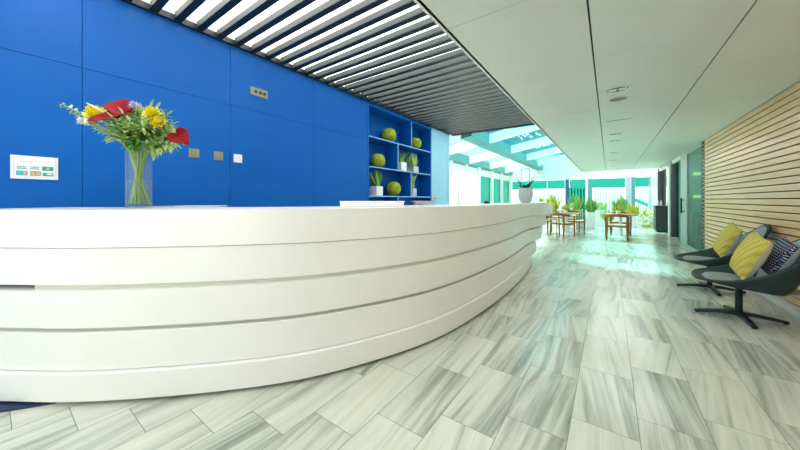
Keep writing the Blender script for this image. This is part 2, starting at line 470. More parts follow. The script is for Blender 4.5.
# sunroom: roof slopes up to the right
def zr(x): return 1.2 + 1.90 + .17 * (x + 3.6)
YS = [8.35, 10.0, 12.7, 15.5, 18.3, 20.0]
X0, XM, X1 = -5.35, -3.5, -.9
m = MB()
def slope_box(m, xa, xb, ya, yb, dz0, dz1):
    for_ = [(xa, ya), (xb, ya), (xb, yb), (xa, yb)]
    lo = [m.b.verts.new((x, y, zr(x) + dz0)) for x, y in for_]; hi = [m.b.verts.new((x, y, zr(x) + dz1)) for x, y in for_]
    m.b.faces.new(lo[::-1]); m.b.faces.new(hi)
    for i in range(4): m.b.faces.new((lo[i], lo[(i + 1) % 4], hi[(i + 1) % 4], hi[i]))
for y in YS[1:-1]: slope_box(m, X0, X1, y - .06, y + .06, .0, .31)
w1 = struct(m.build('window_1', M['white_gloss']))
m = MB(); slope_box(m, XM - .17, XM + .17, 8.35, 20, -.04, .30); slope_box(m, X0 - .1, X0 + .2, 8.35, 20, -.0, .30); m.build('purlin', M['rooflight_metal'], w1)
m = MB()
for a, b in zip(YS, YS[1:]): slope_box(m, XM + .17, X1, a + .06, b - .06, .32, .335)
m.build('cyan_pane', M['cyan_glass'], w1)
m = MB()
for a, b in zip(YS, YS[1:]): slope_box(m, X0 + .2, XM - .17, a + .06, b - .06, .32, .335)
m.build('pale_pane', M['cyan_pale'], w1)
# illegible white lettering-like marks on the panes
m = MB()
def strokes(y, xa, xb, hgt, n, sd):
    rr = random.Random(sd)
    x = xa
    while x < xb:
        wd = rr.uniform(.05, .16)
        for q in range(3):
            p0 = (x + rr.uniform(0, wd), y + rr.uniform(-hgt, hgt)); p1 = (p0[0] + rr.uniform(-wd, wd) * .7, p0[1] + rr.uniform(-hgt, hgt))
            m.tube([(p0[0], p0[1], zr(p0[0]) + .30), (p1[0], p1[1], zr(p1[0]) + .30)], .028, 4)
        x += wd + rr.choice([.04, .05, .16])
strokes(11.7, -2.75, -1.5, .22, 3, 3)
strokes(14.3, -2.7, -1.2, .12, 2, 5)
m.build('white_marking', M['white_gloss'], w1)

# far glazed facade with white fascia above
YF = 20.0
m = MB()
m.box(-5.4, 6, YF - .05, YF + .25, 2.42, 3.9)
fa = struct(m.build('wall_far', M['white_paint']))
m = MB()
for x, wd in ((-5.3, .14), (-4.2, .05), (-3.1, .05), (-1.03, .13), (2.45, .1)): m.box(x - wd / 2, x + wd / 2, YF, YF + .1, 0, 2.42)
m.box(-5.3, 2.5, YF, YF + .1, 0, .06)
w3 = struct(m.build('window_3', M['white_gloss']))
MB().box(-2.13, -1.93, YF - .02, YF + .12, 0, 2.42).build('dark_post', mat('deep_blue_post', (.02, .12, .26), .4), w3)
m = MB()
for a, b in ((-5.2, -2.15), (-1.9, -1.1), (-.95, .72), (1.02, 2.4)):
    m.box(a, b, YF + .04, YF + .06, 1.93, 2.40)
m.build('upper_pane', M['teal_glass'], w3)
m = MB()
for a, b in ((-5.2, -2.15), (-.95, .72), (1.02, 2.4)): m.box(a, b, YF + .04, YF + .06, .06, 1.90)
m.build('lower_pane', M['teal_pale'], w3)
MB().box(-1.93, -1.1, YF + .04, YF + .06, .06, 1.9).build('side_pane', M['teal_glass'], w3)
MB().box(-5.2, 2.4, YF + .02, YF + .08, 1.89, 1.94).build('transom', M['rooflight_metal'], w3)
MB().box(-.98, -.78, YF + .0, YF + .09, 0.06, 2.40).build('teal_post', M['rooflight_metal'], w3)
struct(MB().box(.74, .98, YF - .12, YF + .15, 0, 2.42).build('trim_3', M['lavender']))
struct(MB().box(.99, 1.14, YF - .02, YF + .12, 0, 2.42).build('trim_4', M['rooflight_metal']))

# left facade of the sunroom
m = MB()
m.box(-5.42, -5.3, 8.0, 20, 2.42, 2.75)
for y in (8.1, 9.6, 11.0, 12.6, 14.2, 16.2, 18.0, 19.9): m.box(-5.42, -5.22, y - .1, y + .1, 0, 2.95)
struct(m.build('wall_sunroom', M['white_paint']))
m = MB()
for a, b in ((14.35, 16.1), (16.3, 17.9), (18.1, 19.8)): m.box(-5.37, -5.35, a, b, .05, 2.42)
w4 = struct(m.build('window_4', M['teal_glass']))
struct(MB().box(-5.36, -4.03, 7.95, 8.04, 0, 3.9).build('wall_return', M['white_paint']))

# ------------------------------------------------------------------ baffle ceiling over the reception
gr = thing('baffle_ceiling', 'dark slatted baffle ceiling hung over the reception between blue wall and white ceiling', 'ceiling grille', (XB, .6, ZG))
bm_ = MB(); bm_.box(.05, 2.92, 0, .072, .008, .072)
first = None
for k in range(37):
    y = 1.215 + .21 * (k - 3) - .03
    if first is None:
        first = bm_.build('baffle', M['baffle'], gr); first.location = (0, y - .6, 0)
        cap = MB().box(.05, 2.92, -.001, .073, 0, .010).build('cap', M['cap'], first); cap['label'] = 'near-black strip along the underside, standing in for its shade'  # added dark strip paints the shaded underside of the baffle
    else:
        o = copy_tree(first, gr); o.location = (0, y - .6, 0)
MB().box(0.003, .05, -.4, 7.65, -.015, .05).build('edge_trim', M['black'], gr)
MB().box(.0, 2.92, 7.60, 7.68, -.02, .14).build('end_trim', M['black'], gr)

# ------------------------------------------------------------------ shelf unit in the blue wall
SY0, SY1 = 4.37, 6.94
sh = thing('shelf_unit', 'blue built-in shelf unit with staggered compartments in the blue wall', 'shelf', (XB, SY0, 0))
D = -.36
MB().box(D - .02, D, 0, SY1 - SY0, 0, 3.17).build('back_panel', M['blue'], sh)
for nm, a, b in (('side_panel', 0, .05), ('side_panel', SY1 - SY0 - .04, SY1 - SY0)):
    MB().box(D, .0, a, b, 0, 3.17).build(nm, M['blue'], sh)
MB().box(D, 0, .05, SY1 - SY0 - .04, 3.09, 3.17).build('top_panel', M['blue'], sh)
zs = [.69, 1.29, 1.885, 2.49]
for z in zs:
    o = MB().box(D, -.004, .05, SY1 - SY0 - .04, z - .025, z).build('shelf', M['blue'], sh)
    MB().box(-.004, .004, .05, SY1 - SY0 - .04, z - .025, z).build('shelf_edge', M['blue_edge'], o)
for z0, z1, y in ((2.49, 3.09, 5.97), (1.885, 2.465, 5.41), (1.29, 1.86, 5.95), (.69, 1.265, 5.41)):
    o = MB().box(D, -.004, y - SY0 - .012, y - SY0 + .012, z0, z1).build('divider', M['blue'], sh)
    MB().box(-.004, .004, y - SY0 - .012, y - SY0 + .012, z0, z1).build('divider_edge', M['blue_edge'], o)

def moss_ball(loc, r, label):
    b = bmesh.new(); bmesh.ops.create_icosphere(b, subdivisions=5, radius=r)
    for v in b.verts:
        k = noise.noise(v.co * 22 / r * .17) * .05 + noise.noise(v.co * 60 / r * .17) * .04 + random.uniform(-.012, .012)
        v.co *= 1 + k
    me = bpy.data.meshes.new('moss_ball'); b.to_mesh(me); b.free(); me.materials.append(M['moss'])
    o = bpy.data.objects.new('moss_ball', me); C.objects.link(o); o.location = loc
    lo = min(v.co.z for v in me.vertices)
    o.location.z = loc[2] - lo + .001
    tag(o, label, 'moss ball', 'moss balls on the blue shelves')
xs = XB - .165
moss_ball((xs, 5.29, 2.49), .165, 'green moss ball in the wide top-left compartment of the blue shelf')
moss_ball((xs, 6.40, 2.49), .155, 'green moss ball in the narrow top-right compartment of the blue shelf')
moss_ball((xs, 4.90, 1.885), .155, 'green moss ball alone in the left middle compartment of the blue shelf')
moss_ball((xs, 5.47, 1.29), .165, 'green moss ball beside a white potted grass on the lowest visible shelf')

def grass_pot(loc, wd, ht, potm, leafm, n, hgt, spread, label, square=True):
    t = thing('potted_grass', label, 'potted plant', loc, 0, 'potted plants on the blue shelves')
    m = MB()
    if square: m.box(-wd / 2, wd / 2, -wd / 2, wd / 2, 0, ht, .006)
    else: m.lathe([(wd * .38, 0), (wd * .5, ht * .8), (wd * .5, ht)], 20)
    m.build('pot', potm, t)
    MB().box(-wd * .42, wd * .42, -wd * .42, wd * .42, ht - .01, ht + .004).build('soil', M['soil'], t)
    m = MB()
    for i in range(n):
        a = random.uniform(0, 2 * math.pi); e = random.uniform(.2, 1) * spread * 1.5
        d = Vector((math.cos(a) * e * .4, math.sin(a) * e, 1))
        m.leaf((random.uniform(-.3, .3) * wd, random.uniform(-.3, .3) * wd, ht), d, hgt * random.uniform(.6, 1.05), .032, Vector((math.cos(a), math.sin(a), .2)), random.uniform(.05, .5), 5)
    m.build('foliage', leafm, t)
grass_pot((xs + .05, 5.66, 1.885), .22, .20, M['white_plastic'], M['leaf'], 60, .22, .5, 'white square pot of short grass on the right middle blue shelf')
grass_pot((xs, 6.25, 1.885), .24, .16, M['pot_grey'], M['leaf_light'], 110, .36, .9, 'bushy spreading grass in a grey pot on the right middle blue shelf')
grass_pot((xs + .05, 4.78, 1.29), .20, .20, M['white_plastic'], M['leaf'], 70, .36, .9, 'white square pot of arching grass on the lowest visible blue shelf')
grass_pot((xs, 6.22, 1.29), .19, .20, M['pot_grey'], M['leaf_light'], 70, .40, .35, 'grey square pot of tall upright leaves on the lowest visible blue shelf')

# ------------------------------------------------------------------ plates, switches and sign on the blue wall
def wall_plate(name, label, cat, y, z, wy, wz, m_, rocker=True, group=None):
    t = thing(name, label, cat, (XB, y, z), 0, group)
    MB().box(.001, .010, -wy / 2, wy / 2, -wz / 2, wz / 2, .003).build('plate', m_, t)
    if rocker: MB().box(.010, .014, -wy * .27, wy * .27, -wz * .27, wz * .27, .002).build('rocker', m_, t)
    return t
wall_plate('wall_switch', 'olive grey switch plate on the blue wall just right of the flowers', 'switch', 1.385, 1.74, .105, .105, M['olive_metal'], True, 'switches on the blue wall')
wall_plate('wall_switch', 'olive grey switch plate left of the white one on blue wall', 'switch', 1.645, 1.74, .105, .105, M['olive_metal'], True, 'switches on the blue wall')
wall_plate('wall_switch', 'plain white switch plate on the blue wall', 'switch', 1.876, 1.735, .105, .105, M['white_plastic'], True, 'switches on the blue wall')
t = wall_plate('socket_plate', 'wide olive grey socket plate high up on the blue wall', 'socket', 2.16, 2.665, .24, .11, M['olive_metal'], False)
for q in (-.05, .015, .07):
    MB().lathe([(.022, 0), (.022, .004)], 16).build('socket_hole', M['dark_hole'], t).matrix_local = Matrix.Translation((.010, q, 0)) @ Matrix.Rotation(R(90), 4, 'Y')
sg = thing('payment_sign', 'white framed sign of card symbols on the blue wall left of the flowers', 'sign', (XB, .235, 1.468))
MB().box(.001, .012, -.125, .125, -.095, .095, .002).build('board', M['white_plastic'], sg)
def sgn(nm, m_, rects, zf=.014):
    for a, b, c, d in rects: MB().box(.012, zf, a, b, c, d).build(nm, m_, sg)
def sgn_text(nm, m_, rects, zf=.014):
    mm = MB()
    for a, b, c, d in rects: mm.box(.012, zf, a, b, c, d)
    mm.build(nm, m_, sg)
sgn('border_line', M['print_peach'], [(-.110, -.108, -.08, .078), (.110, .113, -.085, .085), (-.108, -.02, .078, .080)])
rr = random.Random(4)
for (ya, yb, z) in ((-.093, -.045, .000), (-.093, -.045, -.014), (-.025, .022, .000), (-.025, .022, -.014)):
    y = ya; tx = []
    while y < yb:
        l = rr.uniform(.004, .009); tx.append((y, min(yb, y + l), z, z + .008)); y += l + .0025
    sgn_text('lettering', M['print_teal'], tx)
tx = []; y = -.085
while y < -.02:
    l = rr.uniform(.003, .007); tx.append((y, y + l, .042, .050)); y += l + .003
sgn_text('heading', M['print_peach'], tx)
sgn_text('heading', M['print_peach'], [(.045, .065, .046, .052)])
sgn('teal_card', M['print_teal'], [(.036, .098, -.020, .014), (-.097, -.040, -.066, -.030), (-.026, .030, -.066, -.030), (.040, .098, -.066, -.040)])
sgn('card_stripe', M['print_cyan'], [(-.094, -.065, -.062, -.034), (.055, .094, -.062, -.056)], .0155)
sgn('card_symbol', M['print_tan'], [(-.062, -.044, -.062, -.034), (-.022, -.001, -.062, -.036), (.004, .026, -.062, -.036), (.060, .076, -.012, .006)], .0155)
sgn('white_card_symbol', M['white_plastic'], [(.062, .092, -.054, -.044)], .0155)

# ------------------------------------------------------------------ reception counter
ct = thing('reception_counter', 'long curved white reception counter of five stacked overlapping bands', 'counter', (-2, 2, 0))
FR = [(-3.35, -.19), (-2.93, .07), (-2.48, .385), (-1.93, .905), (-1.58, 1.37), (-1.26, 2.12), (-1.13, 2.95), (-1.09, 4.1), (-1.15, 5.4)]
def outline(off, end, depth):
    """front and back polylines of one band; end = its far tip"""
    pts = FR + [end, (end[0] - .22, end[1] + .28), (end[0] - .6, end[1] + .40)]
    f = [Vector((p[0], p[1])) for p in spline([(a, b, 0) for a, b in pts], 8)]
    F, B = [], []
    for i, p in enumerate(f):
        tn = (f[min(i + 1, len(f) - 1)] - f[max(i - 1, 0)]).normalized()
        nl = Vector((-tn.y, tn.x))
        F.append(p - nl * off); B.append(p + nl * depth)
    # the inner line: keep it from crossing itself in the tight bend at the far end
    for i in range(len(B)):
        if B[i].y > end[1] - .25 and F[i].y > end[1] - .25: 
            B[i] = Vector((min(B[i].x, F[i].x), min(B[i].y, end[1] - .25)))
    return F, B
bands = [(.915, 1.14, -.005, (-.97, 6.92), .70), (.690, .910, -.015, (-1.05, 6.72), .35), (.440, .660, .004, (-1.12, 6.52), .35),
         (.190, .415, .008, (-1.19, 6.34), .35), (.022, .187, .036, (-1.26, 6.12), .35)]
for i, (z0, z1, off, end, dep) in enumerate(bands):
    F, B = outline(off, end, dep)
    o = MB().band(F, B, z0, z1).build('countertop' if i == 0 else 'band', M['counter'], ct, bevel=.006)
    o.location = (2 - 0, -2, 0)
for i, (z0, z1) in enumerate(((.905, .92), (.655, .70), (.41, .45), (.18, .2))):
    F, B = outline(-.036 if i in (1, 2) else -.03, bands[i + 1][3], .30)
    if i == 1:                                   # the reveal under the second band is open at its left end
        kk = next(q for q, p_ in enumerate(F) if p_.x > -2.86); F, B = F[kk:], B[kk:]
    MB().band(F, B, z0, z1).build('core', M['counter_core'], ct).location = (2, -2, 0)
F, B = outline(-.08, (-1.3, 6.15), .30)
MB().band(F, B, 0, .03).build('plinth', M['navy'], ct).location = (2, -2, 0)
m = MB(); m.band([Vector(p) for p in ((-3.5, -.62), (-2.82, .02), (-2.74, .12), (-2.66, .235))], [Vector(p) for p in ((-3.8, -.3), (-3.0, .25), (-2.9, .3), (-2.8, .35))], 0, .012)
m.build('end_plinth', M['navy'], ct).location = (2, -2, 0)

ZT = 1.141
RV, FV = Vector((.815, .579, 0)), Vector((-.579, .815, 0))     # view right / forward on plan, used only to turn small things
# raised white tray, papers, leaflets, bell, tap post on the counter
ang = math.atan2(.71, .70)
t = thing('white_tray', 'flat white box lying on the counter between flowers and shelf', 'tray', (-1.70, 1.97, ZT), ang)
MB().box(-.275, .265, -.10, .10, 0, .040, .004).build('body', M['white_gloss'], t)
MB().box(-.28, .27, -.105, .105, .040, .050, .003).build('lid', M['white_gloss'], t)
t = thing('paper_folder', 'thin flat grey folder with white sheet on the counter right of the vase', 'folder', (-2.98, 1.02, ZT), R(35))
MB().box(-.28, .28, -.11, .11, 0, .006, .002).build('cover', M['paper_grey'], t)
MB().box(-.05, .27, -.10, .10, .006, .011).build('sheet', M['white_gloss'], t)
for k, (m_, dx, lab) in enumerate(((M['paper_grey'], 0, 'grey leaflet at the bottom of the small stack on the counter'), (M['paper_blue'], .02, 'blue leaflet in the middle of the small stack on the counter'), (M['paper_orange'], -.015, 'orange leaflet on top of the small stack on the counter'))):
    o = MB().box(-.12, .12, -.08, .08, 0, .016, .002).build('leaflet', m_)
    o.location = (-1.80 + dx, 3.02, ZT + .0162 * k); o.rotation_euler = (0, 0, R(35 + 6 * k))
    tag(o, lab, 'leaflet', 'leaflets on the counter')
t = thing('desk_bell', 'small black domed bell on the far part of the counter', 'bell', (-1.69, 4.90, ZT))
MB().lathe([(.045, 0), (.048, .006), (.040, .010)], 24).build('base', M['black'], t, True)
MB().lathe([(.042, .010), (.038, .028), (.024, .043), (.006, .049), (.004, .058), (0.0, .060)], 24).build('dome', M['black'], t, True)
t = thing('tap_post', 'slim grey tap-like post on the far counter in front of bright windows', 'tap', (-1.80, 4.02, ZT))
MB().lathe([(.05, 0), (.05, .008), (.012, .016)], 20).build('foot', M['pot_grey'], t, True)
MB().tube([(0, 0, .012), (0, 0, .27), (.006, .006, .285), (.03, .02, .285), (.03, .02, .255)], .011).build('spout', M['pot_grey'], t, True)

# ------------------------------------------------------------------ flowers in a tall glass vase
VX, VY = -2.86, .66
vs = thing('glass_vase', 'tall clear cylindrical glass vase of flowers on the white counter', 'vase', (VX, VY, ZT))
MB().lathe([(0, 0), (.074, 0), (.076, .01), (.076, .42), (.072, .42), (.072, .012), (0, .012)], 40, cap=False).build('glass', M['vase_glass'], vs, True)
MB().lathe([(0, .014), (.070, .014), (.070, .20), (0, .20)], 32, cap=False).build('water', M['water'], vs, True)

def stem_path(tip, foot=None):
    """from inside the vase, through its mouth, out to the tip (all relative to the vase)"""
    tip = Vector(tip)
    a = math.atan2(tip.y, tip.x)
    rr_ = min(.058, math.hypot(tip.x, tip.y) * .4)
    mouth = Vector((math.cos(a) * rr_, math.sin(a) * rr_, .415))
    ft = Vector((-math.cos(a + random.uniform(-.5, .5)) * random.uniform(.02, .062), -math.sin(a + random.uniform(-.8, .8)) * .06, .03))
    return spline([ft, mouth, (mouth * .45 + tip * .55) + Vector((0, 0, .03)), tip], 5)
def loc3(dx, dz, df=0):
    v = RV * dx + FV * df
    return (v.x, v.y, dz)
def flower(name, label, cat, tip, group):
    t = thing(name, label, cat, (VX, VY, ZT), 0, group)
    p = stem_path(tip)
    MB().tube(p, .0038, 6).build('stem', M['stem'], t, True)
    return t, p
def spathe(t, tip, nrm, ax, L, Wd, sp_len, sp_dir):
    """heart shaped anthurium spathe with a spadix; ax = direction of the tip of the heart, nrm = face normal"""
    nrm = Vector(nrm).normalized(); ax = Vector(ax); ax = (ax - nrm * ax.dot(nrm)).normalized(); sd = nrm.cross(ax)
    tip = Vector(tip)
    def f(u, v):
        a = (u - .5) * 2 * math.pi
        r = (1 - abs(a) / math.pi * .0)
        x = (13 * math.cos(a) - 5 * math.cos(2 * a) - 2 * math.cos(3 * a) - math.cos(4 * a)) / 17
        y = 16 * math.sin(a) ** 3 / 16
        return tip + ax * (-x * v * L * .5 + L * .28) + sd * (y * v * Wd * .5) + nrm * (.10 * L * v * v * (1 + .4 * math.sin(a * 3)))
    o = MB().grid(f, 40, 6).build('spathe', M['red'], t, True)
    so = o.modifiers.new('thick', 'SOLIDIFY'); so.thickness = .003
    d = Vector(sp_dir).normalized()
    pts = [tip + nrm * .006 + d * (sp_len * q / 6) for q in range(7)]
    MB().tube(pts, [.007, .0085, .0085, .008, .007, .005, .002], 8).build('spadix', M['spadix'], t, True)
def mum(t, tip, r, m_, petals=70, nrm=(0, 0, 1)):
    m = MB(); tip = Vector(tip)
    q = Vector((0, 0, 1)).rotation_difference(Vector(nrm).normalized())
    for i in range(petals):
        k = i / petals
        th = k * R(105); ph = i * 2.39996
        d = q @ Vector((math.sin(th) * math.cos(ph), math.sin(th) * math.sin(ph), math.cos(th)))
        m.leaf(tip + d * r * .15, d, r * (.85 + .2 * random.random()), r * .46, q @ Vector((0, 0, 1)) if abs(th) > .2 else Vector((1, 0, 0)), -.15, 3)
    m.build('bloom', m_, t)
def sprig(label, tip, leafm, n, ll, lw, name='foliage_sprig', cat='foliage', group='greenery in the glass vase', start=.45, dens=1):
    t = thing(name, label, cat, (VX, VY, ZT), 0, group)
    p = stem_path(tip)
    MB().tube(p, [.0035] * (len(p) - 4) + [.003, .0025, .002, .001], 5).build('stem', M['stem'], t, True)
    m = MB()
    i0 = int(len(p) * start)
    for i in range(n):
        f = i0 + (len(p) - 1 - i0) * (i + .5) / n
        k = min(len(p) - 2, int(f)); b = p[k].lerp(p[k + 1], f - k)
        tn = (p[k + 1] - p[k]).normalized()
        a = i * 2.4 + random.uniform(-.4, .4)
        o1 = tn.orthogonal().normalized(); o2 = tn.cross(o1)
        d = tn * .7 + (o1 * math.cos(a) + o2 * math.sin(a)) * .9
        s_ = (1 - .5 * i / n) * random.uniform(.75, 1.15)
        m.leaf(b, d, ll * s_, lw * s_, Vector((0, 0, 1)), random.uniform(.05, .4), 4)
    m.leaf(p[-1], (p[-1] - p[-2]), ll * .6, lw * .6)
    m.build('leaves', leafm, t)
    return t
toward = -FV
t, p = flower('anthurium', 'large glossy red anthurium with pale spadix at the left of the bouquet', 'flower', loc3(-.165, .68, -.08), 'anthuriums in the glass vase')
spathe(t, p[-1], toward * .78 + Vector((0, 0, .62)) - RV * .1, RV * 1 + Vector((0, 0, -.16)), .33, .30, .12, -RV * .8 + Vector((0, 0, .50)) - FV * .35)
t, p = flower('anthurium', 'small dark red anthurium at the right edge of the bouquet', 'flower', loc3(.325, .545, -.08), 'anthuriums in the glass vase')
spathe(t, p[-1], toward * .7 + RV * .7 + Vector((0, 0, .25)), Vector((0, 0, -.5)) + RV * .8, .16, .15, .05, RV * .3 - FV * .5 + Vector((0, 0, .2)))
for dx, dz, df, r, lab in ((-.335, .69, .03, .082, 'yellow bloom left of the large red anthurium'), (-.06, .715, .04, .072, 'yellow bloom right of the large red anthurium'),
                           (.205, .655, -.12, .058, 'upper yellow bloom at the right of the bouquet'), (.25, .60, -.12, .050, 'lower yellow bloom above the small red anthurium'), (-.33, .63, -.04, .04, 'small yellow bloom under the left yellow flower')):
    t, p = flower('yellow_flower', lab, 'flower', loc3(dx, dz, df), 'yellow flowers in the glass vase')
    mum(t, p[-1], r, M['yellow'], 70, toward * .7 + Vector((0, 0, .7)))
for dx, dz, df, r, m_, lab in ((.02, .735, -.06, .040, 'lilac', 'lilac bloom at the top centre of the bouquet'), (.08, .71, -.12, .036, 'lilac', 'lilac bloom at the top right of the bouquet'),
                               (-.27, .605, -.14, .034, 'petal_white', 'left cluster of small white petals under the large anthurium'), (-.20, .59, -.16, .030, 'petal_white', 'right cluster of small white petals under the large anthurium')):
    t, p = flower('small_flower', lab, 'flower', loc3(dx, dz, df), 'small flowers in the glass vase')
    mum(t, p[-1], r, M[m_], 40, toward * .6 + Vector((0, 0, .7)))
sprig('long pale green flower spike reaching out at the far left of bouquet', loc3(-.60, .785, .02), M['leaf_light'], 40, .06, .026, start=.62)
sp = [(-.12, .63, -.09, 'leaf'), (-.02, .66, -.10, 'leaf_light'), (.06, .70, -.06, 'leaf_light'), (.12, .63, -.10, 'leaf_light'), (.19, .50, -.06, 'leaf'), (.20, .44, -.03, 'leaf_light'),
      (.10, .52, -.12, 'leaf'), (.02, .54, -.13, 'leaf'), (.13, .70, .04, 'leaf'), (-.06, .58, -.02, 'leaf_dark'), (.06, .58, .03, 'leaf_dark'), (.22, .56, .06, 'leaf_light'), (-.19, .66, .06, 'leaf'),
      (.15, .58, -.13, 'leaf_light'), (-.10, .52, -.10, 'leaf_light'), (.22, .68, -.02, 'leaf_light'), (.17, .72, -.05, 'leaf_light'), (.28, .58, -.02, 'leaf_light'), (.28, .46, -.03, 'leaf_light'), (.20, .62, -.12, 'leaf_light'), (-.18, .58, -.06, 'leaf_light'), (.24, .62, .0, 'leaf_light'), (.10, .74, -.02, 'leaf_light'), (.26, .50, .03, 'leaf_light'), (.08, .60, -.16, 'leaf_light'), (-.04, .62, -.15, 'leaf_light'), (.04, .46, -.10, 'leaf'), (.14, .47, .02, 'leaf'), (0, .70, .02, 'leaf_light')]
for dx, dz, df, m_ in sp:
    sprig('leafy green sprig in the thick of the bouquet in the glass vase', loc3(dx, dz, df), M[m_], 30, .115, .036)
for dx, dz, df in ((-.30, .58, -.03), (-.22, .55, .0), (-.17, .60, .02)):
    sprig('thin bare stem with a few pale leaves at the lower left of bouquet', loc3(dx, dz, df), M['leaf_light'], 7, .045, .016, start=.75)

# ------------------------------------------------------------------ orchid on the far end of the counter
t = thing('potted_orchid', 'dark-leaved orchid in a round grey pot at the far end of counter', 'potted plant', (-1.42, 6.52, ZT))
MB().lathe([(.075, 0), (.10, .02), (.135, .12), (.145, .20), (.135, .29), (.125, .31), (.112, .31), (.112, .28), (0, .28)], 28).build('pot', M['pot_grey'], t, True)
m = MB()
for a, l, wd, e in ((.2, .20, .09, .7), (1.4, .17, .08, 1.1), (2.6, .22, .09, .5), (3.6, .19, .09, .9), (4.7, .2, .08, .8), (5.5, .22, .1, 1.3)):
    m.leaf((math.cos(a) * .04, math.sin(a) * .04, .28), (math.cos(a) * .8, math.sin(a) * .8, e), l, wd, Vector((0, 0, 1)), .35, 6)
m.leaf(loc3(-.09, .28), loc3(-.15, 1), .24, .09); m.leaf(loc3(.04, .28), loc3(.45, 1), .28, .14); m.leaf(loc3(.0, .26), loc3(.1, -.2, -1), .16, .09)
m.build('leaves', M['leaf_dark'], t, True)
m = MB()
m.tube(spline([loc3(-.1, .30), loc3(-.095, .5), loc3(-.09, .74)], 5), .005, 6)
m.tube(spline([loc3(.07, .30), loc3(.08, .55), loc3(.075, .70), loc3(.02, .715), loc3(-.02, .68)], 5), .005, 6)
m.tube(spline([loc3(.09, .34), loc3(.12, .46), loc3(.17, .53), loc3(.24, .54)], 5), .005, 6)
m.build('flower_stem', M['leaf_dark'], t)

# ------------------------------------------------------------------ swivel lounge chairs and cushions
def lounge_chair(loc, rz, label):
    t = thing('lounge_chair', label, 'lounge chair', loc, rz, 'swivel lounge chairs by the slatted wall')
    def rim(a):                                   # a = 0 front (-x), pi back (+x)
        k = (1 - math.cos(a)) / 2
        rx, ry = .42, .42
        n_ = 2.5
        ca, sa = math.cos(a), math.sin(a)
        rr_ = (abs(ca / rx) ** n_ + abs(sa / ry) ** n_) ** (-1 / n_)
        return Vector((-ca * rr_ + .08, sa * rr_, .39 + .05 * math.sin(a / 2) ** 2 * 1 + .46 * k ** 2.2))
    def shell(u, v):
        a = u * 2 * math.pi; r = rim(a)
        k = (1 - math.cos(a)) / 2
        q = min(1, v / .55); w_ = max(0, (v - .55) / .45)
        fx = .10
        zb = .37 - .055 * k
        base = Vector((r.x * (.80 - .24 * k) * q, r.y * .72 * q, zb + .012 * q * q))
        if w_ <= 0: return base
        e = w_ ** 1.5
        return base.lerp(r, w_) + Vector((0, 0, (e - w_) * (r.z - base.z) * .55))
    o = MB().grid(shell, 56, 18, True).build('shell', M['shell'], t, True)
    so = o.modifiers.new('thick', 'SOLIDIFY'); so.thickness = .022; so.offset = 0
    # upholstered seat and back lining
    def pad(u, v):
        a = u * 2 * math.pi; r = rim(a); k = (1 - math.cos(a)) / 2
        q = .92 * v
        e = math.sqrt(max(0, 1 - v ** 6))
        return Vector((r.x * .86 * q, r.y * .74 * q, (.388 - .05 * k * v) + .035 * e))
    MB().grid(pad, 48, 10, True).build('seat_pad', M['pad'], t, True)
    def lining(u, v):
        a = math.pi + (u - .5) * 2.3; r = rim(a); k = (1 - math.cos(a)) / 2
        q = .58 + .40 * v
        p = shell((a % (2 * math.pi)) / (2 * math.pi), q)
        c_ = Vector((-.05, 0, p.z)); n_ = (c_ - p); n_.z = 0; n_.normalize()
        return p + n_ * (.018 + .02 * math.sin(math.pi * min(1, max(0, v))) * math.sin(math.pi * u)) + Vector((0, 0, .008))
    MB().grid(lining, 30, 8).build('back_lining', M['back_felt'], t, True)
    MB().lathe([(.028, .03), (.028, .30), (.05, .325), (.08, .338)], 20).build('column', M['base'], t, True)
    for i in range(4):
        a = R(8) + i * math.pi / 2
        dx, dy = math.cos(a), math.sin(a)
        m = MB()
        hgt = [(0.0, .028, .070), (.12, .027, .062), (.33, .021, .030)]
        prev = None
        for rr_, wd, zt in hgt:
            c_ = Vector((dx * rr_, dy * rr_, 0)); n_ = Vector((-dy, dx, 0)) * wd
            zb = .028 if rr_ < .2 else .006
            ring = [m.b.verts.new(c_ - n_ + Vector((0, 0, zb))), m.b.verts.new(c_ + n_ + Vector((0, 0, zb))), m.b.verts.new(c_ + n_ * .8 + Vector((0, 0, zt))), m.b.verts.new(c_ - n_ * .8 + Vector((0, 0, zt)))]
            if prev:
                for q in range(4): m.b.faces.new((prev[q], prev[(q + 1) % 4], ring[(q + 1) % 4], ring[q]))
            else: m.b.faces.new(ring[::-1])
            prev = ring
        m.b.faces.new(prev)
        leg = m.build('leg', M['base'], t, bevel=.003)
        MB().lathe([(.014, 0), (.016, .008)], 12, (dx * .31, dy * .31, 0)).build('glide', M['black'], leg)
    return t
lounge_chair((1.08, 4.45, 0), R(-4), 'slate lounge chair nearer the camera, holding a yellow and a navy cushion')
lounge_chair((1.10, 5.62, 0), R(-4), 'slate lounge chair farther along the slatted wall with one yellow cushion')

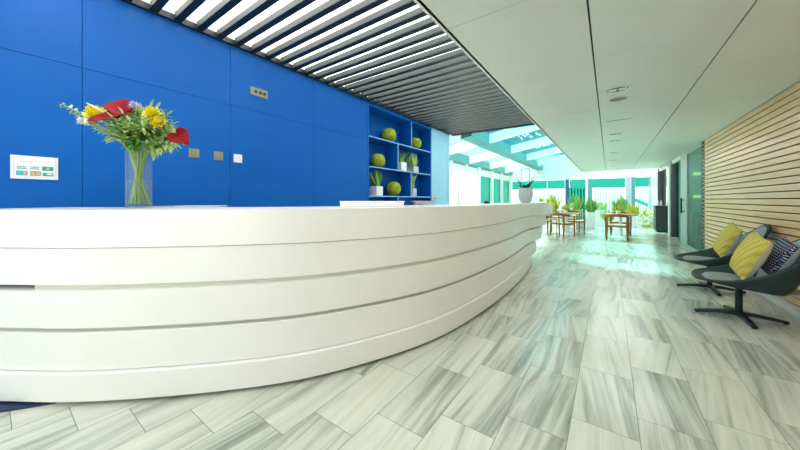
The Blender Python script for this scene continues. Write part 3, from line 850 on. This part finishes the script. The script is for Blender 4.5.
def cushion(loc, rot, size, thick, front, back, label, group, kind='pillow'):
    t = thing('cushion', label, 'cushion', loc, 0, group); t.rotation_euler = rot
    def side(sg_):
        def f(u, v):
            a, b = u * 2 - 1, v * 2 - 1
            pin = 1 - .11 * (1 - abs(a) ** 2) * abs(b) ** 6
            pin2 = 1 - .11 * (1 - abs(b) ** 2) * abs(a) ** 6
            h_ = thick * .5 * ((1 - a * a) * (1 - b * b)) ** .42
            return Vector((sg_ * h_, a * size / 2 * pin2, b * size / 2 * pin))
        return f
    MB().grid(side(-1), 20, 20).build('front_cover', front, t, True)
    MB().grid(side(1), 20, 20).build('back_cover', back, t, True)
    return t
G = 'cushions on the lounge chairs'
cushion((1.135, 4.38, .65), (R(9), R(22), R(1)), .45, .16, M['yellow_knit'], M['cream_cloth'], 'mustard knit cushion with cream back on the nearer lounge chair', G)
cushion((1.34, 4.45, .645), (R(8), R(26), R(0)), .38, .15, M['navy_weave'], M['grey_cloth'], 'navy and white woven cushion behind the yellow one on nearer chair', G)
cushion((1.28, 5.70, .665), (R(9), R(22), R(1)), .45, .15, M['yellow_knit'], M['cream_cloth'], 'mustard knit cushion on the farther lounge chair', G)

# ------------------------------------------------------------------ ceiling fittings
def downlight(x, y, label):
    t = thing('ceiling_downlight', label, 'ceiling light', (x, y, ZC), 0, 'ceiling downlights')
    MB().lathe([(.105, .0), (.125, -.003), (.125, -.008), (.108, -.010), (.100, .0)], 32).build('ring', M['white_plastic'], t, True)
    MB().lathe([(0, -.002), (.10, -.002)], 32, cap=False).build('reflector', M['speaker_grille'], t)
    for s_ in (-1, 1): MB().box(s_ * .048 - .036, s_ * .048 + .036, -.036, .036, -.009, -.003, .002).build('lamp', M['lamp_ring'], t)
    return t
def ceil_disc(x, y, r, label):
    t = thing('ceiling_speaker', label, 'ceiling speaker', (x, y, ZC))
    MB().lathe([(r - .012, .0), (r, -.003), (r, -.007), (r - .012, -.009), (r - .016, 0)], 32).build('ring', M['ceiling'], t, True)
    MB().lathe([(0, -.005), (r - .012, -.005)], 32, cap=False).build('grille', M['speaker_grille'], t)
downlight(.08, 4.13, 'round twin-lamp downlight in white ceiling nearest the camera')
ceil_disc(.09, 4.52, .10, 'grey round ceiling speaker just behind the nearest downlight')
for k, (y, lab) in enumerate(((6.9, 'nearest small dark slot vent in white ceiling past the downlight'), (7.65, 'second small dark slot vent in the white ceiling'), (9.6, 'third small dark slot vent in the white ceiling'), (11.4, 'fourth small dark slot vent in the white ceiling'), (13.3, 'farthest small dark slot vent in the white ceiling'))):
    t = thing('ceiling_vent', lab, 'ceiling vent', (.10, y, ZC), 0, 'slot vents in the white ceiling')
    MB().box(-.10, .10, -.05, .05, -.006, .0, .002).build('frame', M['ceiling'], t)
    MB().box(-.085, .085, -.035, .035, -.0075, -.004).build('grille', M['speaker_grille'], t)
t = thing('access_hatch', 'thin flush hatch panel with dark edge in the white ceiling', 'ceiling hatch', (.12, 5.72, ZC))
MB().box(-.17, .17, -.006, .006, -.004, 0).build('edge', M['speaker_grille'], t)

# ------------------------------------------------------------------ columns and cabinet along the glazed side
for x, y, r, lab in ((1.74, 12.75, .13, 'nearer round charcoal column beside the glass door'), (1.72, 15.6, .135, 'farther round charcoal column beside the black cabinet')):
    t = thing('column', lab, 'column', (x, y, 0), 0, 'charcoal columns')
    MB().lathe([(r, .02), (r, ZC - .002)], 32).build('shaft', M['column'], t, True)
    MB().lathe([(r + .015, 0), (r + .015, .02)], 32).build('foot_ring', M['steel'], t, True)
t = thing('black_cabinet', 'black waist-high cabinet between the two charcoal columns', 'cabinet', (1.72, 14.75, 0))
MB().box(-.30, .25, -.25, .45, .05, .96, .005).build('body', M['column'], t)
MB().box(-.32, .27, -.27, .47, .96, .985, .003).build('top', M['black'], t)
MB().box(-.26, .21, -.21, .41, 0, .05).build('plinth', M['black'], t)
for q in (-.08, .12): MB().tube([(-.312, q, .5), (-.312, q, .7)], .008).build('handle', M['steel'], t)
for k, (x, y, lab) in enumerate(((1.50, 14.62, 'left clear glass bottle on the black cabinet'), (1.60, 14.72, 'middle clear glass bottle on the black cabinet'), (1.78, 14.66, 'right clear glass bottle on the black cabinet'))):
    o = MB().lathe([(.03, 0), (.035, .02), (.035, .12), (.014, .16), (.014, .21), (.010, .21)], 16).build('bottle', M['pot_grey'], None, True)
    o.location = (x, y, .986); tag(o, lab, 'bottle', 'bottles on the black cabinet')

# side room behind the door glass
for z, lab in ((1.98, 'upper warm wall lamp seen through the green door glass'), (1.30, 'lower warm wall lamp seen through the green door glass')):
    t = thing('wall_lamp', lab, 'wall lamp', (2.13, 12.39, z), 0, 'wall lamps in the side room')
    MB().box(-.04, .04, -.02, .01, -.05, .05).build('bracket', M['steel'], t)
    MB().lathe([(.03, -.05), (.09, -.03), (.11, .02), (.05, .05)], 20, (0, -.12, 0)).build('shade', M['lamp_warm'], t, True)
t = thing('sideboard', 'dark sideboard standing in the room behind the glass door', 'sideboard', (2.95, 12.05, 0))
MB().box(-.9, .9, -.25, .25, .10, .80, .006).build('body', M['column'], t)
MB().box(-.92, .92, -.27, .27, .80, .84, .004).build('top', M['black'], t)
for a in (-.82, .82):
    for b in (-.2, .2): MB().box(a - .03, a + .03, b - .03, b + .03, 0, .10).build('leg', M['black'], t)
t = thing('bar_stool', 'chrome-legged stool behind the glass door by the slats', 'stool', (1.98, 10.9, 0))
MB().lathe([(.17, .62), (.18, .64), (.18, .67), (.165, .685)], 24).build('seat', M['leaf_light'], t, True)
for a in (45, 135, 225, 315):
    MB().tube([(math.cos(R(a)) * .13, math.sin(R(a)) * .13, .62), (math.cos(R(a)) * .2, math.sin(R(a)) * .2, 0)], .012).build('leg', M['steel'], t, True)
MB().tube([(math.cos(R(a)) * .175, math.sin(R(a)) * .175, .22) for a in range(0, 361, 20)], .008, 6, False).build('foot_ring', M['steel'], t, True)

# ------------------------------------------------------------------ dining corner
def armchair(loc, rz, label):
    t = thing('dining_armchair', label, 'dining chair', loc, rz, 'teak armchairs in the sunroom')
    # front = -y, back = +y
    for sx in (-1, 1):
        MB().tube([(sx * .27, -.24, 0), (sx * .275, -.235, .45), (sx * .28, -.22, .66)], [.02, .027, .022], 8).build('leg', M['teak'], t, True)
        MB().tube([(sx * .25, .25, 0), (sx * .235, .22, .45), (sx * .25, .24, .70)], [.02, .027, .022], 8).build('leg', M['teak'], t, True)
    p = spline([(-.29, -.26, .665), (-.30, 0, .68), (-.24, .22, .72), (0, .30, .745), (.24, .22, .72), (.30, 0, .68), (.29, -.26, .665)], 5)
    m = MB()
    rows = []
    for i, q in enumerate(p):
        k = math.sin(math.pi * i / (len(p) - 1)); hh = .014 + .045 * max(0, k - .35)
        tn = (p[min(i + 1, len(p) - 1)] - p[max(i - 1, 0)]).normalized(); n_ = Vector((-tn.y, tn.x, 0)).normalized() * .016
        rows.append([m.b.verts.new(q + n_ + Vector((0, 0, hh))), m.b.verts.new(q - n_ + Vector((0, 0, hh))), m.b.verts.new(q - n_ - Vector((0, 0, hh))), m.b.verts.new(q + n_ - Vector((0, 0, hh)))])
    for a, b in zip(rows, rows[1:]):
        for k in range(4): m.b.faces.new((a[k], a[(k + 1) % 4], b[(k + 1) % 4], b[k]))
    m.b.faces.new(rows[0][::-1]); m.b.faces.new(rows[-1])
    m.build('top_rail', M['teak'], t, True)
    MB().box(-.255, .255, -.235, .22, .43, .455, .008).build('seat', M['cord'], t)
    m = MB()
    m.box(-.26, .26, -.245, -.215, .39, .435).box(-.235, .235, .205, .235, .39, .435).box(-.265, -.235, -.22, .22, .39, .435).box(.235, .265, -.22, .22, .39, .435)
    m.build('seat_frame', M['teak'], t)
    return t
ch0 = armchair((.19, 11.05, 0), R(180), 'teak armchair at the near side of the right-hand dining table')
def chair_at(x, y, rz, label):
    c = copy_tree(ch0); c.location = (x, y, 0); c.rotation_euler = (0, 0, R(rz)); c['label'] = label
    return c
chair_at(-2.0, 11.9, 85, 'teak armchair at the left end of the left-hand dining table')
chair_at(.32, 12.75, 0, 'teak armchair at the far side of the right-hand dining table')
chair_at(-1.28, 11.1, 150, 'teak armchair at the near side of the left-hand dining table')
chair_at(-1.05, 12.5, 20, 'teak armchair at the far side of the left-hand dining table')
chair_at(-1.30, 14.1, 180, 'teak armchair at the near side of the back dining table')
chair_at(-2.0, 15.0, 80, 'teak armchair at the left side of the back dining table')
chair_at(-1.4, 16.0, 0, 'teak armchair at the far side of the back dining table')

def table(loc, w_, d_, h_, label, top=M['tabletop']):
    t = thing('dining_table', label, 'table', loc, 0, 'dining tables in the sunroom')
    MB().box(-w_ / 2, w_ / 2, -d_ / 2, d_ / 2, h_ - .03, h_, .006).build('table_top', top, t)
    MB().lathe([(.055, .02), (.05, h_ - .06), (.16, h_ - .03)], 20).build('pedestal', M['white_gloss'], t, True)
    MB().lathe([(.25, 0), (.25, .012), (.06, .03)], 28).build('foot', M['white_gloss'], t, True)
    return t
table((.30, 11.85, 0), .85, .85, .75, 'square oak dining table among the right-hand armchairs')
table((-1.22, 11.85, 0), .80, .80, .75, 'square oak dining table among the left-hand armchairs')
table((-1.35, 15.0, 0), .80, .80, .75, 'square oak dining table at the back of the sunroom')
t = thing('side_table', 'low thin-legged table at the end of the white counter', 'table', (-1.62, 10.35, 0))
MB().box(-.36, .36, -.30, .30, .58, .605, .005).build('table_top', M['tabletop'], t)
for a in (-.33, .33):
    for b in (-.27, .27): MB().tube([(a * .95, b * .95, .58), (a, b, 0)], .011, 8).build('leg', M['teak'], t)
t = thing('fruit_bowl', 'bowl on the low thin-legged table by the counter', 'bowl', (-1.66, 10.30, .606))
MB().lathe([(.05, 0), (.11, .05), (.13, .08), (.12, .08), (.10, .05), (.0, .012)], 24).build('bowl', M['teak'], t, True)
for k, (a, b, c_, lab) in enumerate(((-.05, -.03, .085, 'left orange in the bowl on the low table'), (.05, -.03, .085, 'right orange in the bowl on the low table'), (0, .05, .085, 'back orange in the bowl on the low table'), (0, 0, .15, 'topmost orange in the bowl on the low table'))):
    o = MB().lathe([(0, -.04), (.02, -.035), (.035, -.02), (.04, 0), (.035, .02), (.02, .035), (0, .04)], 16).build('orange', M['orange'], None, True)
    o.location = (-1.66 + a, 10.30 + b, .606 + c_); tag(o, lab, 'orange', 'oranges in the bowl')

def plant(loc, pot, foliage_m, n, ll, lw, spread, label, base_h=0, name='potted_plant', rise=.75, pm=None, group='potted plants in the sunroom'):
    """pot = (r_bottom, r_top, height); arching blades from the pot"""
    t = thing(name, label, 'potted plant', loc, random.uniform(0, 6), group)
    r0, r1, h_ = pot
    MB().lathe([(r0, 0), (r1, h_ - .02), (r1, h_), (r1 * .88, h_), (r1 * .88, h_ - .03), (0, h_ - .03)], 24).build('pot', pm or M['white_gloss'], t, True)
    m = MB()
    for i in range(int(n * 1.5)):
        a = random.uniform(0, 2 * math.pi); e = random.uniform(.15, 1.1) * spread
        b = (math.cos(a) * r1 * .5, math.sin(a) * r1 * .5, h_ - .03 + random.uniform(0, base_h))
        m.leaf(b, (math.cos(a) * e, math.sin(a) * e, rise), ll * random.uniform(.6, 1.1), lw, Vector((math.cos(a), math.sin(a), .3)), random.uniform(.25, .85), 6)
    m.build('foliage', foliage_m, t)
    return t
plant((-.62, 14.6, 0), (.14, .17, .70), M['leaf'], 60, .50, .06, .8, 'tall white planter with arching green plant standing left of centre')
plant((-.28, 16.4, 0), (.22, .26, .75), M['leaf_light'], 50, .34, .06, 1.0, 'wide white planter with pale plant behind the tall planter')
plant((.42, 17.4, 0), (.20, .24, .55), M['leaf'], 70, .75, .07, 1.0, 'green palm in a white pot behind the right-hand table')
plant((-.02, 14.9, 0), (.14, .18, .35), M['leaf_light'], 60, .42, .06, 1.1, 'low pale green plant in a small white pot left of right-hand table')
plant((.86, 16.5, 0), (.15, .18, .50), M['leaf_yellow'], 45, .48, .07, .9, 'yellow-green palm in a white pot right of the right-hand table')
plant((-2.35, 16.6, 0), (.2, .24, .6), M['leaf_yellow'], 70, .75, .07, .9, 'yellow-green palm behind the left-hand dining tables')
plant((-1.45, 18.1, 0), (.2, .24, .55), M['leaf'], 70, .85, .07, .9, 'large green palm near the glass facade behind the back table')
plant((.25, 11.9, .751), (.05, .07, .10), M['leaf_yellow'], 40, .18, .03, 1.0, 'small yellow-green plant on the right-hand dining table', group='table plants')
plant((-1.25, 11.8, .751), (.05, .07, .10), M['leaf_yellow'], 50, .22, .03, 1.0, 'small yellow-green plant on the left-hand dining table', group='table plants')
plant((-1.35, 15.0, .751), (.05, .07, .10), M['leaf_light'], 40, .24, .03, 1.0, 'small pale plant on the back dining table', group='table plants')
plant((-1.95, 11.3, 0), (.05, .06, 1.15), M['leaf_yellow'], 40, .13, .04, 1.0, 'slim white stand topped by a yellow-green plant beside counter end', rise=.7)
# yellow bush by the right-hand glazing
t = thing('yellow_bush', 'bushy yellow-leaved shrub on the floor left of the charcoal columns', 'shrub', (1.42, 17.3, 0))
MB().lathe([(.12, 0), (.15, .11), (.13, .12), (0, .11)], 20).build('pot', M['white_gloss'], t, True)
m = MB()
for i in range(260):
    v = Vector((random.gauss(0, 1), random.gauss(0, 1), random.gauss(0, 1))).normalized()
    q = Vector((v.x * .40, v.y * .40, .40 + v.z * .34)) * random.uniform(.7, 1)
    q.z = max(.08, q.z)
    m.leaf(q, v + Vector((0, 0, .4)), .13, .06, Vector((0, 0, 1)), .3, 3)
m.build('foliage', M['leaf_yellow'], t)

# sheer curtains behind the facade and stair rail outside
def curtain(x0, x1, z0, z1, y, m_, label, n=60, amp=.05, waves=9):
    o = MB().grid(lambda u, v: Vector((x0 + (x1 - x0) * u, y + amp * math.sin(u * waves * 2 * math.pi) + .01 * math.sin(u * 40), z0 + (z1 - z0) * v)), n, 4).build('curtain', m_, None, True)
    so = o.modifiers.new('thick', 'SOLIDIFY'); so.thickness = .006
    tag(o, label, 'curtain', 'blinds along the glass facade')
curtain(-.72, .70, .0, 1.88, YF + .25, M['curtain'], 'white pleated sheer behind the glass left of the lavender pillar', 90, .04, 11)
curtain(1.25, 2.4, .0, 1.88, YF + .25, M['curtain'], 'white pleated sheer behind the glass right of the lavender pillar', 70, .04, 8)
for k in range(5):
    x = -1.86 + k * .155
    curtain(x, x + .08, .0, 1.88, YF + .25, M['curtain'], ('first', 'second', 'third', 'fourth', 'fifth')[k] + ' narrow white blind strip from the dark blue post in the teal pane', 12, .01, 1)
curtain(-5.1, -2.3, .0, 1.6, YF + .3, M['curtain'], 'wide white pleated sheer left of the dark blue post', 120, .05, 18)
t = thing('stair_rail', 'teal sloping stair rail outside the glass right of the lavender pillar', 'stair rail', (1.15, YF + .13, 0))
m = MB()
m.b.faces.new([m.b.verts.new(p) for p in ((0, .0, 1.30), (1.2, .0, .66), (1.2, .0, .50), (0, .0, 1.10))])
o = m.build('rail', M['teal_curtain'], t); so = o.modifiers.new('thick', 'SOLIDIFY'); so.thickness = .03
for q in range(4): MB().tube([(.12 + q * .32, .0, 0), (.12 + q * .32, .0, 1.15 - (.12 + q * .32) * .53)], .012).build('baluster', M['teal_curtain'], t)
